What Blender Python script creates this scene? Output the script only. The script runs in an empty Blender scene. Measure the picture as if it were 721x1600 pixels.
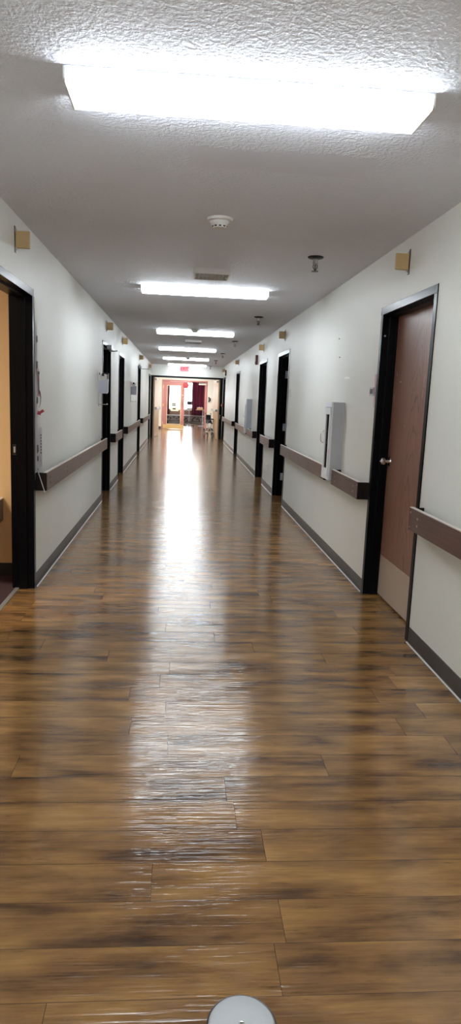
import bpy, bmesh, math, random
from mathutils import Vector, Matrix
random.seed(7)
SC = bpy.context.scene
COL = SC.collection
XL, XR = -1.044, 1.441          # faces of the corridor walls
ZC = 2.506                      # ceiling height
YE = 23.75                      # cross-corridor double doors
WT = .15                        # wall thickness

# ------------------------------------------------------------------ materials
def new_mat(name):
    m = bpy.data.materials.new(name); m.use_nodes = True
    nt = m.node_tree
    return m, nt, nt.nodes['Principled BSDF']
def pmat(name, col, rough=.5, metal=0, spec=.5, emit=None, estr=0, coat=0, bump=None, bs=.3, var=0, vscale=6):
    m, nt, b = new_mat(name)
    b.inputs['Base Color'].default_value = (*col, 1)
    b.inputs['Roughness'].default_value = rough
    b.inputs['Metallic'].default_value = metal
    b.inputs['Specular IOR Level'].default_value = spec
    b.inputs['Coat Weight'].default_value = coat
    if emit:
        b.inputs['Emission Color'].default_value = (*emit, 1)
        b.inputs['Emission Strength'].default_value = estr
    tc = nt.nodes.new('ShaderNodeTexCoord')
    if bump:
        n = nt.nodes.new('ShaderNodeTexNoise'); n.inputs['Scale'].default_value = bump; n.inputs['Detail'].default_value = 3
        nt.links.new(tc.outputs['Object'], n.inputs['Vector'])
        bp = nt.nodes.new('ShaderNodeBump'); bp.inputs['Strength'].default_value = bs; bp.inputs['Distance'].default_value = .002
        nt.links.new(n.outputs['Fac'], bp.inputs['Height']); nt.links.new(bp.outputs['Normal'], b.inputs['Normal'])
    if var:
        n = nt.nodes.new('ShaderNodeTexNoise'); n.inputs['Scale'].default_value = vscale; n.inputs['Detail'].default_value = 4
        nt.links.new(tc.outputs['Object'], n.inputs['Vector'])
        mx = nt.nodes.new('ShaderNodeMix'); mx.data_type = 'RGBA'
        mx.inputs['A'].default_value = (*[c*(1-var) for c in col], 1); mx.inputs['B'].default_value = (*[min(1, c*(1+var)) for c in col], 1)
        nt.links.new(n.outputs['Fac'], mx.inputs['Factor']); nt.links.new(mx.outputs['Result'], b.inputs['Base Color'])
    return m

class NT:
    """small node-graph helper"""
    def __init__(s, nt): s.nt = nt
    def n(s, t, **k):
        x = s.nt.nodes.new(t)
        for a, v in k.items(): setattr(x, a, v)
        return x
    def l(s, a, b): s.nt.links.new(a, b)
    def math(s, op, a, b=None, c=None, clamp=False):
        x = s.n('ShaderNodeMath', operation=op); x.use_clamp = clamp
        for i, v in enumerate((a, b, c)):
            if v is None: continue
            if isinstance(v, (int, float)): x.inputs[i].default_value = v
            else: s.l(v, x.inputs[i])
        return x.outputs[0]
    def noise(s, vec, scale=1, detail=3, rough=.5, dist=0):
        x = s.n('ShaderNodeTexNoise'); x.inputs['Scale'].default_value = scale; x.inputs['Detail'].default_value = detail
        x.inputs['Roughness'].default_value = rough; x.inputs['Distortion'].default_value = dist
        s.l(vec, x.inputs['Vector']); return x.outputs['Fac']
    def mapping(s, vec, scale=(1, 1, 1), loc=(0, 0, 0)):
        x = s.n('ShaderNodeMapping'); x.inputs['Scale'].default_value = scale; x.inputs['Location'].default_value = loc
        s.l(vec, x.inputs['Vector']); return x.outputs[0]
    def ramp(s, fac, stops):
        x = s.n('ShaderNodeValToRGB'); cr = x.color_ramp
        while len(cr.elements) < len(stops): cr.elements.new(.5)
        for e, (p, c) in zip(cr.elements, stops):
            e.position = p; e.color = (*c, 1) if len(c) == 3 else c
        s.l(fac, x.inputs[0]); return x.outputs[0]
    def mix(s, f, a, b, blend='MIX'):
        x = s.n('ShaderNodeMix', data_type='RGBA', blend_type=blend)
        for k, v in (('Factor', f), ('A', a), ('B', b)):
            if isinstance(v, (int, float)): x.inputs[k].default_value = v
            elif isinstance(v, tuple): x.inputs[k].default_value = (*v, 1)
            else: s.l(v, x.inputs[k])
        return x.outputs['Result']
    def bump(s, h, strength, dist, normal=None):
        x = s.n('ShaderNodeBump'); x.inputs['Strength'].default_value = strength; x.inputs['Distance'].default_value = dist
        s.l(h, x.inputs['Height'])
        if normal is not None: s.l(normal, x.inputs['Normal'])
        return x.outputs[0]

def floor_mat():
    m, nt, b = new_mat('plank_floor'); g = NT(nt)
    tc = g.n('ShaderNodeTexCoord').outputs['Object']
    sep = g.n('ShaderNodeSeparateXYZ'); g.l(tc, sep.inputs[0]); X, Y = sep.outputs[0], sep.outputs[1]
    ry = g.math('DIVIDE', g.math('SUBTRACT', Y, .122), .162)
    row = g.math('FLOOR', ry); fy = g.math('FRACT', ry)
    wn = g.n('ShaderNodeTexWhiteNoise', noise_dimensions='1D'); g.l(row, wn.inputs['W'])
    cx = g.math('ADD', g.math('DIVIDE', X, 1.22), g.math('MULTIPLY', wn.outputs['Value'], 7.3))
    cc = g.math('FLOOR', cx); fx = g.math('FRACT', cx)
    cmb = g.n('ShaderNodeCombineXYZ'); g.l(row, cmb.inputs[0]); g.l(cc, cmb.inputs[1])
    w2 = g.n('ShaderNodeTexWhiteNoise', noise_dimensions='2D'); g.l(cmb.outputs[0], w2.inputs['Vector'])
    rnd = w2.outputs['Value']
    # every plank reads its own piece of the grain pattern
    off = g.n('ShaderNodeCombineXYZ'); g.l(g.math('MULTIPLY', rnd, 31.0), off.inputs[0]); g.l(g.math('MULTIPLY', rnd, 17.0), off.inputs[2])
    va = g.n('ShaderNodeVectorMath', operation='ADD'); g.l(tc, va.inputs[0]); g.l(off.outputs[0], va.inputs[1]); V = va.outputs[0]
    grain = g.noise(g.mapping(V, (1.8, 34, 1)), 1, 7, .68, .15)
    fine = g.noise(g.mapping(V, (7, 190, 1)), 1, 5, .65, .1)
    cloud = g.noise(g.mapping(V, (2.6, 9.0, 1)), 1, 5, .55, .2)
    t = g.math('ADD', g.math('MULTIPLY', grain, .34), g.math('MULTIPLY', fine, .13))
    t = g.math('ADD', t, g.math('MULTIPLY', cloud, .80))
    t = g.math('ADD', g.math('ADD', t, .03), g.math('MULTIPLY', g.math('SUBTRACT', rnd, .5), .08))
    col = g.ramp(t, [(.43, (.040, .021, .013)), (.53, (.100, .051, .023)), (.63, (.190, .098, .036)), (.76, (.285, .154, .054)), (.88, (.37, .21, .085))])
    # knots and dark rubbed streaks
    streak = g.noise(g.mapping(V, (4, 46, 1), (3, 1, 0)), 1, 6, .75, .3)
    sm = g.ramp(streak, [(.60, (0, 0, 0)), (.70, (1, 1, 1))])
    col = g.mix(g.math('MULTIPLY', sm, .6), col, (.022, .012, .008))
    ey = g.math('MINIMUM', fy, g.math('SUBTRACT', 1.0, fy)); ex = g.math('MINIMUM', fx, g.math('SUBTRACT', 1.0, fx))
    seam = g.math('MAXIMUM', g.math('LESS_THAN', ey, .0075), g.math('LESS_THAN', ex, .0010))
    col = g.mix(g.math('MULTIPLY', seam, .6), col, (.012, .008, .006))
    g.l(col, b.inputs['Base Color'])
    # the vinyl's embossed wood grain runs along the planks, so reflections smear along the corridor
    e0 = g.noise(g.mapping(V, (2.5, 60, 1)), 1, 1, .5)
    e1 = g.noise(g.mapping(V, (6, 150, 1)), 1, 2, .6)
    patch = g.noise(g.mapping(tc, (3.0, 9, 1)), 1, 3, .6)
    amp = g.ramp(patch, [(.38, (.45,)*3), (.62, (1,)*3)])
    h = g.math('ADD', g.math('MULTIPLY', e0, 1.0), g.math('MULTIPLY', g.math('MULTIPLY', e1, amp), .85))
    h = g.math('SUBTRACT', h, g.math('MULTIPLY', seam, .3))
    g.l(g.bump(h, 1.0, BUMPD), b.inputs['Normal'])
    # polish sits on the ridges; the grooves between them stay matt
    e3 = g.noise(g.mapping(V, (11, 150, 1), (0, 5, 0)), 1, 3, .6)
    matt = g.ramp(e3, [(.44, (1,)*3), (.56, (0,)*3)])
    g.l(g.math('ADD', .065, g.math('MULTIPLY', matt, .15)), b.inputs['Roughness'])
    b.inputs['Specular IOR Level'].default_value = .65
    return m
BUMPD = .00125

def wall_mat():
    m, nt, b = new_mat('cream_wall_paint'); g = NT(nt)
    tc = g.n('ShaderNodeTexCoord').outputs['Object']
    c = g.noise(tc, .9, 3, .5)
    g.l(g.ramp(c, [(.3, (.715, .715, .675)), (.7, (.765, .765, .725))]), b.inputs['Base Color'])
    g.l(g.bump(g.noise(tc, 60, 3), .25, .002), b.inputs['Normal'])
    b.inputs['Roughness'].default_value = .48; b.inputs['Specular IOR Level'].default_value = .4
    return m
def ceil_mat():
    m, nt, b = new_mat('knockdown_ceiling'); g = NT(nt)
    tc = g.n('ShaderNodeTexCoord').outputs['Object']
    sep = g.n('ShaderNodeSeparateXYZ'); g.l(tc, sep.inputs[0]); X, Y = sep.outputs[0], sep.outputs[1]
    w = g.math('MULTIPLY', g.math('SUBTRACT', g.noise(tc, 7, 3), .5), .10)
    X2 = g.math('ADD', X, w); Y2 = g.math('ADD', Y, w)
    def band(v, a, c, soft): # 1 inside
        lo = g.math('DIVIDE', g.math('SUBTRACT', v, a), soft, clamp=True); hi = g.math('DIVIDE', g.math('SUBTRACT', c, v), soft, clamp=True)
        return g.math('MULTIPLY', lo, hi)
    patch = g.math('MULTIPLY', band(X2, .0, .86, .03), band(Y2, 3.12, 3.43, .03))
    k = g.noise(tc, 62, 2, .5)
    k = g.ramp(k, [(.36, (0,)*3), (.66, (1,)*3)])
    f = g.noise(tc, 140, 2)
    h = g.math('ADD', g.math('MULTIPLY', k, .8), g.math('MULTIPLY', f, .3))
    h = g.math('MULTIPLY', h, g.math('SUBTRACT', 1.0, g.math('MULTIPLY', patch, .93)))
    g.l(g.bump(h, 1.0, .0032), b.inputs['Normal'])
    g.l(g.mix(patch, (.765, .785, .855), (.725, .735, .81)), b.inputs['Base Color'])
    g.l(g.math('SUBTRACT', .75, g.math('MULTIPLY', patch, .25)), b.inputs['Roughness'])
    return m
def wood_door_mat():
    m, nt, b = new_mat('reddish_brown_wood_door'); g = NT(nt)
    tc = g.n('ShaderNodeTexCoord').outputs['Object']
    # cathedral grain: rings of a cone seen on a vertical face
    mp = g.mapping(tc, (1, 1, .16), (0, 0, 0))
    n1 = g.noise(mp, 5, 3, .5, .3)
    sep = g.n('ShaderNodeSeparateXYZ'); g.l(tc, sep.inputs[0])
    yy = g.math('MULTIPLY', g.math('SUBTRACT', sep.outputs[1], 4.40), 6.0)
    r = g.math('ADD', g.math('POWER', g.math('ABSOLUTE', yy), 1.6), g.math('MULTIPLY', sep.outputs[2], 1.6))
    ring = g.math('FRACT', g.math('MULTIPLY', g.math('ADD', r, g.math('MULTIPLY', n1, 2.2)), 3.2))
    fine = g.noise(g.mapping(tc, (90, 90, 3)), 1, 4, .6)
    t = g.math('ADD', g.math('MULTIPLY', g.ramp(ring, [(.0, (.9,)*3), (.12, (0,)*3), (.3, (1,)*3), (1, (.9,)*3)]), .28), g.math('MULTIPLY', fine, .72))
    g.l(g.ramp(t, [(.3, (.125, .055, .040)), (.52, (.245, .118, .084)), (.75, (.310, .155, .112))]), b.inputs['Base Color'])
    g.l(g.bump(fine, .3, .0006), b.inputs['Normal'])
    b.inputs['Roughness'].default_value = .38
    return m
def grain_mat(name, a, c, rough=.4, axis=1, spec=.5):
    m, nt, b = new_mat(name); g = NT(nt)
    tc = g.n('ShaderNodeTexCoord').outputs['Object']
    s = [70, 70, 70]; s[axis] = 2.5
    f = g.noise(g.mapping(tc, tuple(s)), 1, 5, .6)
    g.l(g.ramp(f, [(.3, a), (.7, c)]), b.inputs['Base Color'])
    b.inputs['Roughness'].default_value = rough; b.inputs['Specular IOR Level'].default_value = spec
    return m
def glass_mat():
    m = bpy.data.materials.new('clear_glass'); m.use_nodes = True; nt = m.node_tree; g = NT(nt)
    nt.nodes.remove(nt.nodes['Principled BSDF'])
    tr = g.n('ShaderNodeBsdfTransparent'); gl = g.n('ShaderNodeBsdfGlossy'); gl.inputs['Roughness'].default_value = .03
    fr = g.n('ShaderNodeFresnel'); fr.inputs['IOR'].default_value = 1.45
    mx = g.n('ShaderNodeMixShader'); g.l(fr.outputs[0], mx.inputs[0]); g.l(tr.outputs[0], mx.inputs[1]); g.l(gl.outputs[0], mx.inputs[2])
    g.l(mx.outputs[0], nt.nodes['Material Output'].inputs['Surface'])
    return m
def emit_mat(name, col, s):
    return pmat(name, (.9, .9, .9), .4, emit=col, estr=s)

M = {}
M['floor'] = floor_mat(); M['wall'] = wall_mat(); M['ceiling'] = ceil_mat()
M['door_wood'] = wood_door_mat()
M['black_steel'] = pmat('black_gloss_steel', (.0025, .0025, .0035), .30, bump=30, bs=.06, spec=.1)
M['dark_room'] = pmat('painted_room_shade', (.10, .09, .08), .8)
M['ochre'] = pmat('ochre_room_paint', (.62, .43, .22), .6, var=.04, bump=60)
M['maroon_carpet'] = pmat('maroon_carpet', (.045, .018, .020), .95, bump=300, bs=.8, var=.3, vscale=60)
M['base'] = pmat('dark_vinyl_base', (.050, .041, .036), .42, var=.25, vscale=5)
M['foot_glint'] = pmat('painted_foot_glint', (.42, .41, .39), .5)
M['threshold'] = pmat('satin_aluminium_strip', (.42, .41, .39), .4, metal=.6)
M['rail'] = grain_mat('brown_laminate', (.080, .038, .028), (.125, .066, .050), .36, axis=1)
M['rail_cap'] = grain_mat('dark_brown_laminate', (.006, .0035, .003), (.011, .006, .005), .6, axis=2, spec=.2)
M['rail_edge'] = pmat('pale_tan_edge', (.66, .60, .55), .35)
M['screw_dark'] = pmat('dark_screw', (.03, .025, .022), .4, metal=.6)
M['screw'] = pmat('steel_screw', (.5, .48, .45), .3, metal=.9)
M['chrome'] = pmat('chrome', (.75, .75, .75), .12, metal=1)
M['steel'] = pmat('brushed_steel', (.52, .52, .53), .35, metal=.9, bump=200, bs=.05)
M['kick'] = pmat('taupe_kick_plate', (.52, .41, .32), .42, var=.06, vscale=3)
M['chip'] = pmat('bare_wood_chip', (.6, .45, .36), .7)
M['white_enamel'] = pmat('white_enamel', (.68, .70, .73), .35)
M['grey_enamel'] = pmat('light_grey_enamel', (.42, .44, .48), .4)
M['white_plastic'] = pmat('white_plastic', (.72, .71, .68), .4)
M['grey_plastic'] = pmat('silver_grey_plastic', (.42, .43, .50), .35)
M['slate'] = pmat('slate_grey_paint', (.10, .095, .11), .5)
M['room_base'] = pmat('near_black_vinyl_base', (.012, .010, .011), .5)
M['tan'] = pmat('tan_sign_panel', (.52, .36, .17), .5, var=.08, vscale=20)
M['dark_metal'] = pmat('dark_bronze_metal', (.05, .045, .045), .35, metal=.8)
M['red_dark'] = pmat('dark_red_plastic', (.11, .012, .016), .35)
M['red'] = pmat('red_plastic', (.40, .022, .035), .45)
M['paper'] = pmat('white_paper', (.72, .70, .72), .7)
M['bright_paper'] = pmat('bright_white_paper', (.88, .88, .88), .6)
M['pink_paper'] = pmat('pink_paper', (.66, .42, .47), .7)
M['black'] = pmat('black_ink', (.012, .012, .014), .6)
M['black_fabric'] = pmat('black_fabric', (.018, .018, .020), .85, bump=200)
M['rubber'] = pmat('black_rubber', (.015, .015, .016), .6)
M['arrow_red'] = pmat('red_card', (.38, .035, .06), .6)
M['lens'] = emit_mat('glowing_lamp_lens', (.88, .95, 1.0), 13)
M['lens_side'] = emit_mat('glowing_prismatic_side', (.88, .95, 1.0), 20); M['lens_far_side'] = emit_mat('glowing_added_light_side', (1.0, .965, .88), 34)
M['lens_far'] = emit_mat('glowing_added_light_lens', (1.0, .965, .88), 34)
M['fixture'] = pmat('white_lamp_housing', (.75, .75, .73), .4)
M['exit_face'] = pmat('glowing_exit_panel', (.22, .05, .065), .4, emit=(1, .42, .50), estr=.22)
M['exit_red'] = pmat('glowing_exit_letters', (.20, .001, .004), .6, emit=(1, .0, .03), estr=.18)
M['pale_wood'] = grain_mat('pale_tan_wood', (.56, .37, .20), (.66, .46, .28), .4, axis=2)
M['pink_door'] = pmat('salmon_door_paint', (.46, .19, .18), .45)
M['pale_bead'] = pmat('pale_wood_bead', (.80, .62, .40), .45)
M['brass'] = pmat('brass_plate', (.80, .58, .25), .35, metal=.6)
M['glass'] = glass_mat()
M['curtain'] = pmat('maroon_curtain_cloth', (.14, .022, .05), .85, bump=150, var=.2)
M['grey_sill'] = pmat('pale_sill_paint', (.6, .58, .60), .5)
M['brown_panel'] = grain_mat('brown_panel_wood', (.20, .11, .075), (.28, .16, .11), .5, axis=0)
M['disc'] = pmat('satin_floor_plate', (.44, .46, .48), .45, metal=.15, bump=40, bs=.06, var=.06, vscale=30)
M['wood_seat'] = grain_mat('tan_table_wood', (.45, .27, .13), (.55, .35, .19), .45, axis=0)

def pattern_mat():
    m, nt, b = new_mat('dark_floral_cloth'); g = NT(nt)
    tc = g.n('ShaderNodeTexCoord').outputs['Object']
    v = g.n('ShaderNodeTexVoronoi'); v.inputs['Scale'].default_value = 9; g.l(tc, v.inputs['Vector'])
    g.l(g.ramp(v.outputs['Distance'], [(.25, (.015, .012, .016)), (.45, (.04, .03, .03)), (.6, (.15, .12, .115))]), b.inputs['Base Color'])
    b.inputs['Roughness'].default_value = .9
    return m
M['pattern'] = pattern_mat()

# ------------------------------------------------------------------ geometry
def B(): return bmesh.new()
def box(bm, x0, x1, y0, y1, z0, z1, bev=0, seg=2, mtx=None):
    r = bmesh.ops.create_cube(bm, size=1)
    vs = r['verts']
    for v in vs:
        v.co = Vector(((x0+x1)/2 + v.co.x*abs(x1-x0), (y0+y1)/2 + v.co.y*abs(y1-y0), (z0+z1)/2 + v.co.z*abs(z1-z0)))
    if mtx is not None: bmesh.ops.transform(bm, matrix=mtx, verts=vs)
    if bev:
        es = list({e for v in vs for e in v.link_edges})
        bmesh.ops.bevel(bm, geom=es, offset=bev, segments=seg, affect='EDGES', profile=.5)
    return bm
def ring(mk, a0, a1, z0, z1, wl, wr, wb, wt):
    """four boxes round an opening that touch but never overlap; mk(a0, a1, z0, z1) makes one"""
    mk(a0, a0+wl, z0, z1); mk(a1-wr, a1, z0, z1); mk(a0+wl, a1-wr, z0, z0+wb); mk(a0+wl, a1-wr, z1-wt, z1)
def frame_of(d):
    d = Vector(d).normalized(); up = Vector((0, 0, 1)) if abs(d.z) < .95 else Vector((0, 1, 0))
    a = d.cross(up).normalized(); return a, d.cross(a).normalized()
def tube(bm, pts, r, n=10, closed=False):
    """round tube through points, one joined skin, capped"""
    pts = [Vector(p) for p in pts]; rings = []; N = len(pts)
    rr = r if isinstance(r, (list, tuple)) else [r]*N
    a0 = None
    for i, p in enumerate(pts):
        if closed: d = pts[(i+1) % N] - pts[i-1]
        else: d = pts[min(i+1, N-1)] - pts[max(i-1, 0)]
        d.normalize()
        if a0 is None: a0, _ = frame_of(d)
        a = (a0 - d*a0.dot(d)).normalized(); b_ = d.cross(a); a0 = a
        rings.append([bm.verts.new(p + (a*math.cos(2*math.pi*k/n) + b_*math.sin(2*math.pi*k/n))*rr[i]) for k in range(n)])
    for i in range(N if closed else N-1):
        A, C = rings[i], rings[(i+1) % N]
        for k in range(n): bm.faces.new((A[k], A[(k+1) % n], C[(k+1) % n], C[k]))
    if not closed: bm.faces.new(rings[0]); bm.faces.new(rings[-1][::-1])
    return bm
def lathe(bm, prof, n=40, org=(0, 0, 0), axis='z', close=True):
    """prof: [(r, h)...] turned about an axis through org"""
    o = Vector(org); rings = []
    def P(r, h, t):
        c, s = r*math.cos(t), r*math.sin(t)
        return o + (Vector((c, s, h)) if axis == 'z' else Vector((h, c, s)) if axis == 'x' else Vector((c, h, s)))
    for r, h in prof:
        rings.append([bm.verts.new(P(max(r, 1e-5), h, 2*math.pi*k/n)) for k in range(n)])
    for A, C in zip(rings, rings[1:]):
        for k in range(n): bm.faces.new((A[k], A[(k+1) % n], C[(k+1) % n], C[k]))
    if close: bm.faces.new(rings[0][::-1]); bm.faces.new(rings[-1])
    return bm
def prism(bm, pts, axis, a, b):
    """polygon pts in the other two axes, extruded along axis from a to b"""
    def P(u, v, w):
        return {'x': (w, u, v), 'y': (u, w, v), 'z': (u, v, w)}[axis]
    A = [bm.verts.new(P(u, v, a)) for u, v in pts]; C = [bm.verts.new(P(u, v, b)) for u, v in pts]
    n = len(pts)
    bm.faces.new(A); bm.faces.new(C[::-1])
    for k in range(n): bm.faces.new((A[k], C[k], C[(k+1) % n], A[(k+1) % n]))
    return bm
def obj(name, bm, mat, parent=None, smooth=None, kind=None, label=None):
    bmesh.ops.recalc_face_normals(bm, faces=bm.faces)
    me = bpy.data.meshes.new(name); bm.to_mesh(me); bm.free()
    me.materials.append(M[mat] if isinstance(mat, str) else mat)
    o = bpy.data.objects.new(name, me); COL.objects.link(o)
    if smooth: 
        for p in me.polygons: p.use_smooth = True
        try: me.set_sharp_from_angle(angle=math.radians(smooth))
        except Exception: pass
    if parent is not None: o.parent = parent
    if kind: o['kind'] = kind
    if label: o['label'] = label
    return o
def thing(name, label, cat, loc=(0, 0, 0), rz=0, group=None):
    o = bpy.data.objects.new(name, None); COL.objects.link(o)
    o.empty_display_size = .05
    o.location = loc; o.rotation_euler = (0, 0, rz)
    o['label'] = label; o['category'] = cat
    if group: o['group'] = group
    return o
def tag(o, label, cat, group=None):
    o['label'] = label; o['category'] = cat
    if group: o['group'] = group
    return o
def struct_empty(name):
    o = bpy.data.objects.new(name, None); COL.objects.link(o); o['kind'] = 'structure'; return o
def copy_tree(o, parent=None):
    c = o.copy(); COL.objects.link(c); c.parent = parent
    for ch in [x for x in bpy.data.objects if x.parent == o]: copy_tree(ch, c)
    return c
def dup(root, loc, label, rz=None):
    c = copy_tree(root); c.location = loc; c['label'] = label
    if rz is not None: c.rotation_euler = (0, 0, rz)
    return c

# ------------------------------------------------------------------ shell
LDOORS = [(3.86, 4.954), (9.16, 10.24), (11.52, 12.62), (16.56, 17.64), (22.15, 23.25)]
RDOORS = [(3.885, 4.977), (9.16, 10.25), (11.55, 12.68), (16.92, 17.98), (22.35, 23.45)]
HD = 2.13                        # outer height of the door frames
CW = .05                         # face width of the frames
Y0, Y1 = -4.0, YE                # corridor ends
def wall_run(name, x0, x1, doors, mat='wall'):
    bm = B(); y = Y0
    for a, b in doors:
        box(bm, x0, x1, y, a+.03, 0, ZC); box(bm, x0, x1, a+.03, b-.03, HD-.03, ZC); y = b-.03
    box(bm, x0, x1, y, Y1, 0, ZC)
    return obj(name, bm, mat, kind='structure')
wall_run('wall_left', XL-WT, XL, LDOORS)
wall_run('wall_right', XR, XR+WT, RDOORS)
obj('floor', box(B(), -5.2, 5.2, -4.2, 42, -.08, 0), 'floor', kind='structure')
obj('ceiling', box(B(), -5.2, 5.2, -4.2, 42, ZC, ZC+.1), 'ceiling', kind='structure')
obj('wall_back', box(B(), XL-WT, XR+WT, Y0-.12, Y0, 0, ZC), 'wall', kind='structure')
# wall above and beside the cross-corridor doors
obj('wall_end', box(box(box(B(), XL-.2, XR+.2, YE, YE+.14, HD-.02, ZC), -5.2, XL, YE, YE+.14, 0, ZC), XR, 5.2, YE, YE+.14, 0, ZC), 'wall', kind='structure')

# side rooms, unlit, that gloom put into their dark wall colour; kept apart from the ochre room at the left front
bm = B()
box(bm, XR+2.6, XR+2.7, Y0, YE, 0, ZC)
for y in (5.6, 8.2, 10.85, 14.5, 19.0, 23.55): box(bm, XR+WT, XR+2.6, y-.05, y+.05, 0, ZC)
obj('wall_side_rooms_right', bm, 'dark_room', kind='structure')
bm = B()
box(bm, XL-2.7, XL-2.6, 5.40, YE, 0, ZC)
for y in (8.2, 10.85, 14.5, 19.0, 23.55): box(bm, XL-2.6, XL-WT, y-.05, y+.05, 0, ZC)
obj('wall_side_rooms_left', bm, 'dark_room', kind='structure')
# the ochre room behind the first left doorway
obj('wall_ochre_room', box(box(box(box(B(), XL-3.4, XL-WT, 5.25, 5.39, 0, ZC), XL-3.5, XL-3.4, .8, 5.39, 0, ZC), XL-3.4, XL-WT, .7, .8, 0, ZC), XL-WT-.012, XL-WT, 4.96, 5.25, 0, ZC), 'ochre', kind='structure')
obj('floor_ochre_room', box(B(), XL-3.4, XL-.135, .8, 5.25, 0, .004), 'maroon_carpet', kind='structure')
obj('baseboard_ochre_room', box(B(), XL-3.4, XL-WT-.012, 5.24, 5.25, .004, .104, .002), 'room_base', kind='structure')
obj('trim_threshold', box(B(), XL-.135, XL-.105, 3.90, 4.915, 0, .006, .002), 'threshold', kind='structure')

# baseboards and a pale strip painting in the reflection along their foot
def baseboard(name, wallx, s, doors, h=.1):
    bm, glint = B(), B(); y = Y0
    for a, b in list(doors)+[(Y1, None)]:
        prism(bm, [(wallx, 0), (wallx+s*.010, 0), (wallx+s*.006, .010), (wallx+s*.0035, .020), (wallx+s*.003, h-.004), (wallx, h)], 'y', y+.0, a)
        prism(glint, [(wallx+s*.0095, 0), (wallx+s*.016, 0), (wallx+s*.0085, .005)], 'y', y, a)
        y = b
    obj(name, bm, 'base', kind='structure'); obj(name.replace('baseboard', 'trim_foot_glint'), glint, 'foot_glint', kind='structure')
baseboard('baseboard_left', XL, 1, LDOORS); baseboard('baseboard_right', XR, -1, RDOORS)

# ------------------------------------------------------------------ door frames
def door_frame(idx, wx, s, a, b):
    """wx wall face, s = direction into the corridor; a..b outer edges"""
    root = struct_empty('door_%d' % idx)
    o = s*.006; i = -s*(WT+.006)
    bm = B()
    def sec(flip, y):                      # frame section in (x, y): casing, rabbet, stop, rabbet, casing return
        d = 1 if not flip else -1
        return [(wx+o, y), (wx+o, y+d*CW), (wx-s*.045, y+d*CW), (wx-s*.045, y+d*(CW+.016)), (wx-s*.105, y+d*(CW+.016)), (wx-s*.105, y+d*CW),
                (wx+i, y+d*CW), (wx+i, y), (wx-s*(WT), y), (wx-s*(WT), y+d*.034), (wx, y+d*.034), (wx, y)]
    prism(bm, sec(False, a), 'z', 0, HD-CW)
    prism(bm, sec(True, b), 'z', 0, HD-CW)
    hs = [(wx+o, HD), (wx+o, HD-CW), (wx-s*.045, HD-CW), (wx-s*.045, HD-CW-.016), (wx-s*.105, HD-CW-.016), (wx-s*.105, HD-CW), (wx+i, HD-CW), (wx+i, HD),
          (wx-s*WT, HD), (wx-s*WT, HD-.034), (wx, HD-.034), (wx, HD)]
    prism(bm, hs, 'y', a, b)
    bmesh.ops.remove_doubles(bm, verts=bm.verts, dist=1e-5)
    es = [e for e in bm.edges if abs(e.verts[0].co.x-(wx+o)) < 1e-4 and abs(e.verts[1].co.x-(wx+o)) < 1e-4 and e.calc_length() > .5]
    f = obj('frame', bm, 'black_steel', root)
    md = f.modifiers.new('bevel', 'BEVEL'); md.width = .002; md.segments = 2; md.limit_method = 'ANGLE'; md.angle_limit = math.radians(40)
    return root
def strike(root, wx, s, b, z=.985):
    """steel latch plate let into the far jamb"""
    x = wx - s*.128
    y = b-CW
    bm = box(B(), x-.013, x+.013, y-.003, y+.001, z-.038, z+.038, .001)
    obj('strike_plate', bm, 'dark_metal', root)
    obj('latch_bolt', box(B(), x-.005, x+.008, y-.006, y, z-.022, z+.022, .002), 'steel', root)
def hinge(root, wx, s, b, z):
    x = wx - s*.118; y = b-CW
    obj('hinge', box(box(B(), x-.022, x+.022, y-.005, y+.001, z-.055, z+.055, .001), x-s*.03-.006, x-s*.03+.006, y-.018, y-.006, z-.055, z+.055, .003), 'grey_enamel', root, label='pale painted hinge')
roots = {}
k = 1
for a, b in LDOORS: roots['L', k] = door_frame(k, XL, 1, a, b); k += 1
for a, b in RDOORS: roots['R', k] = door_frame(k, XR, -1, a, b); k += 1
strike(roots['L', 1], XL, 1, LDOORS[0][1], 1.02)
strike(roots['R', 8], XR, -1, RDOORS[2][1])
for z in (1.826, 1.045, .293): hinge(roots['R', 7], XR, -1, RDOORS[1][1], z)
obj('latch_guard', box(B(), XR+.086, XR+.10, 10.19, 10.201, 1.13, 1.24, .002), 'steel', roots['R', 7])
# closed brown door of the first right doorway (a leaf set against the stop)
r1 = roots['R', 6]; ya, yb = RDOORS[0][0]+CW+.004, RDOORS[0][1]-CW-.004
LX = XR+.108
obj('door_leaf', box(B(), LX, LX+.042, ya, yb, .008, HD-CW-.004, .002), 'door_wood', r1)
obj('kick_plate', box(B(), LX-.0025, LX, ya+.012, yb-.012, .015, .317, .001), 'kick', r1)
kn = obj('door_knob', lathe(B(), [(.0, .0), (.030, 0), (.033, -.004), (.030, -.010), (.013, -.013), (.011, -.030), (.018, -.036), (.0265, -.044), (.0285, -.055), (.026, -.064), (.017, -.070), (.006, -.072), (0, -.0725)], 28, (LX, yb-.062, 1.03), 'x', close=False), 'chrome', r1, smooth=40)
obj('lock_button', lathe(B(), [(.006, -.072), (.006, -.076), (.0, -.0765)], 12, (LX, yb-.062, 1.03), 'x', close=False), 'steel', kn)
def chip(y, z, w, h, tri=False):
    bm = B()
    pts = [(y-w/2, z-h/2), (y+w/2, z-h/2*.8), (y+w*.2, z+h/2)] if tri else [(y-w/2, z-h/2), (y+w/2, z-h*.4), (y+w*.45, z+h/2), (y-w*.4, z+h*.3)]
    prism(bm, pts, 'x', LX-.0006, LX+.001); return obj('scuff', bm, 'chip', r1, label='pale chip scraped out of the door')
chip(4.855, 1.665, .020, .035, True); chip(4.765, 1.605, .045, .010); chip(4.88, 1.99, .012, .010)
chip(4.885, 1.49, .006, .075); chip(4.29, 1.60, .005, .09); chip(4.30, 1.52, .006, .06)
chip(4.60, 1.30, .004, .02)
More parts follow.
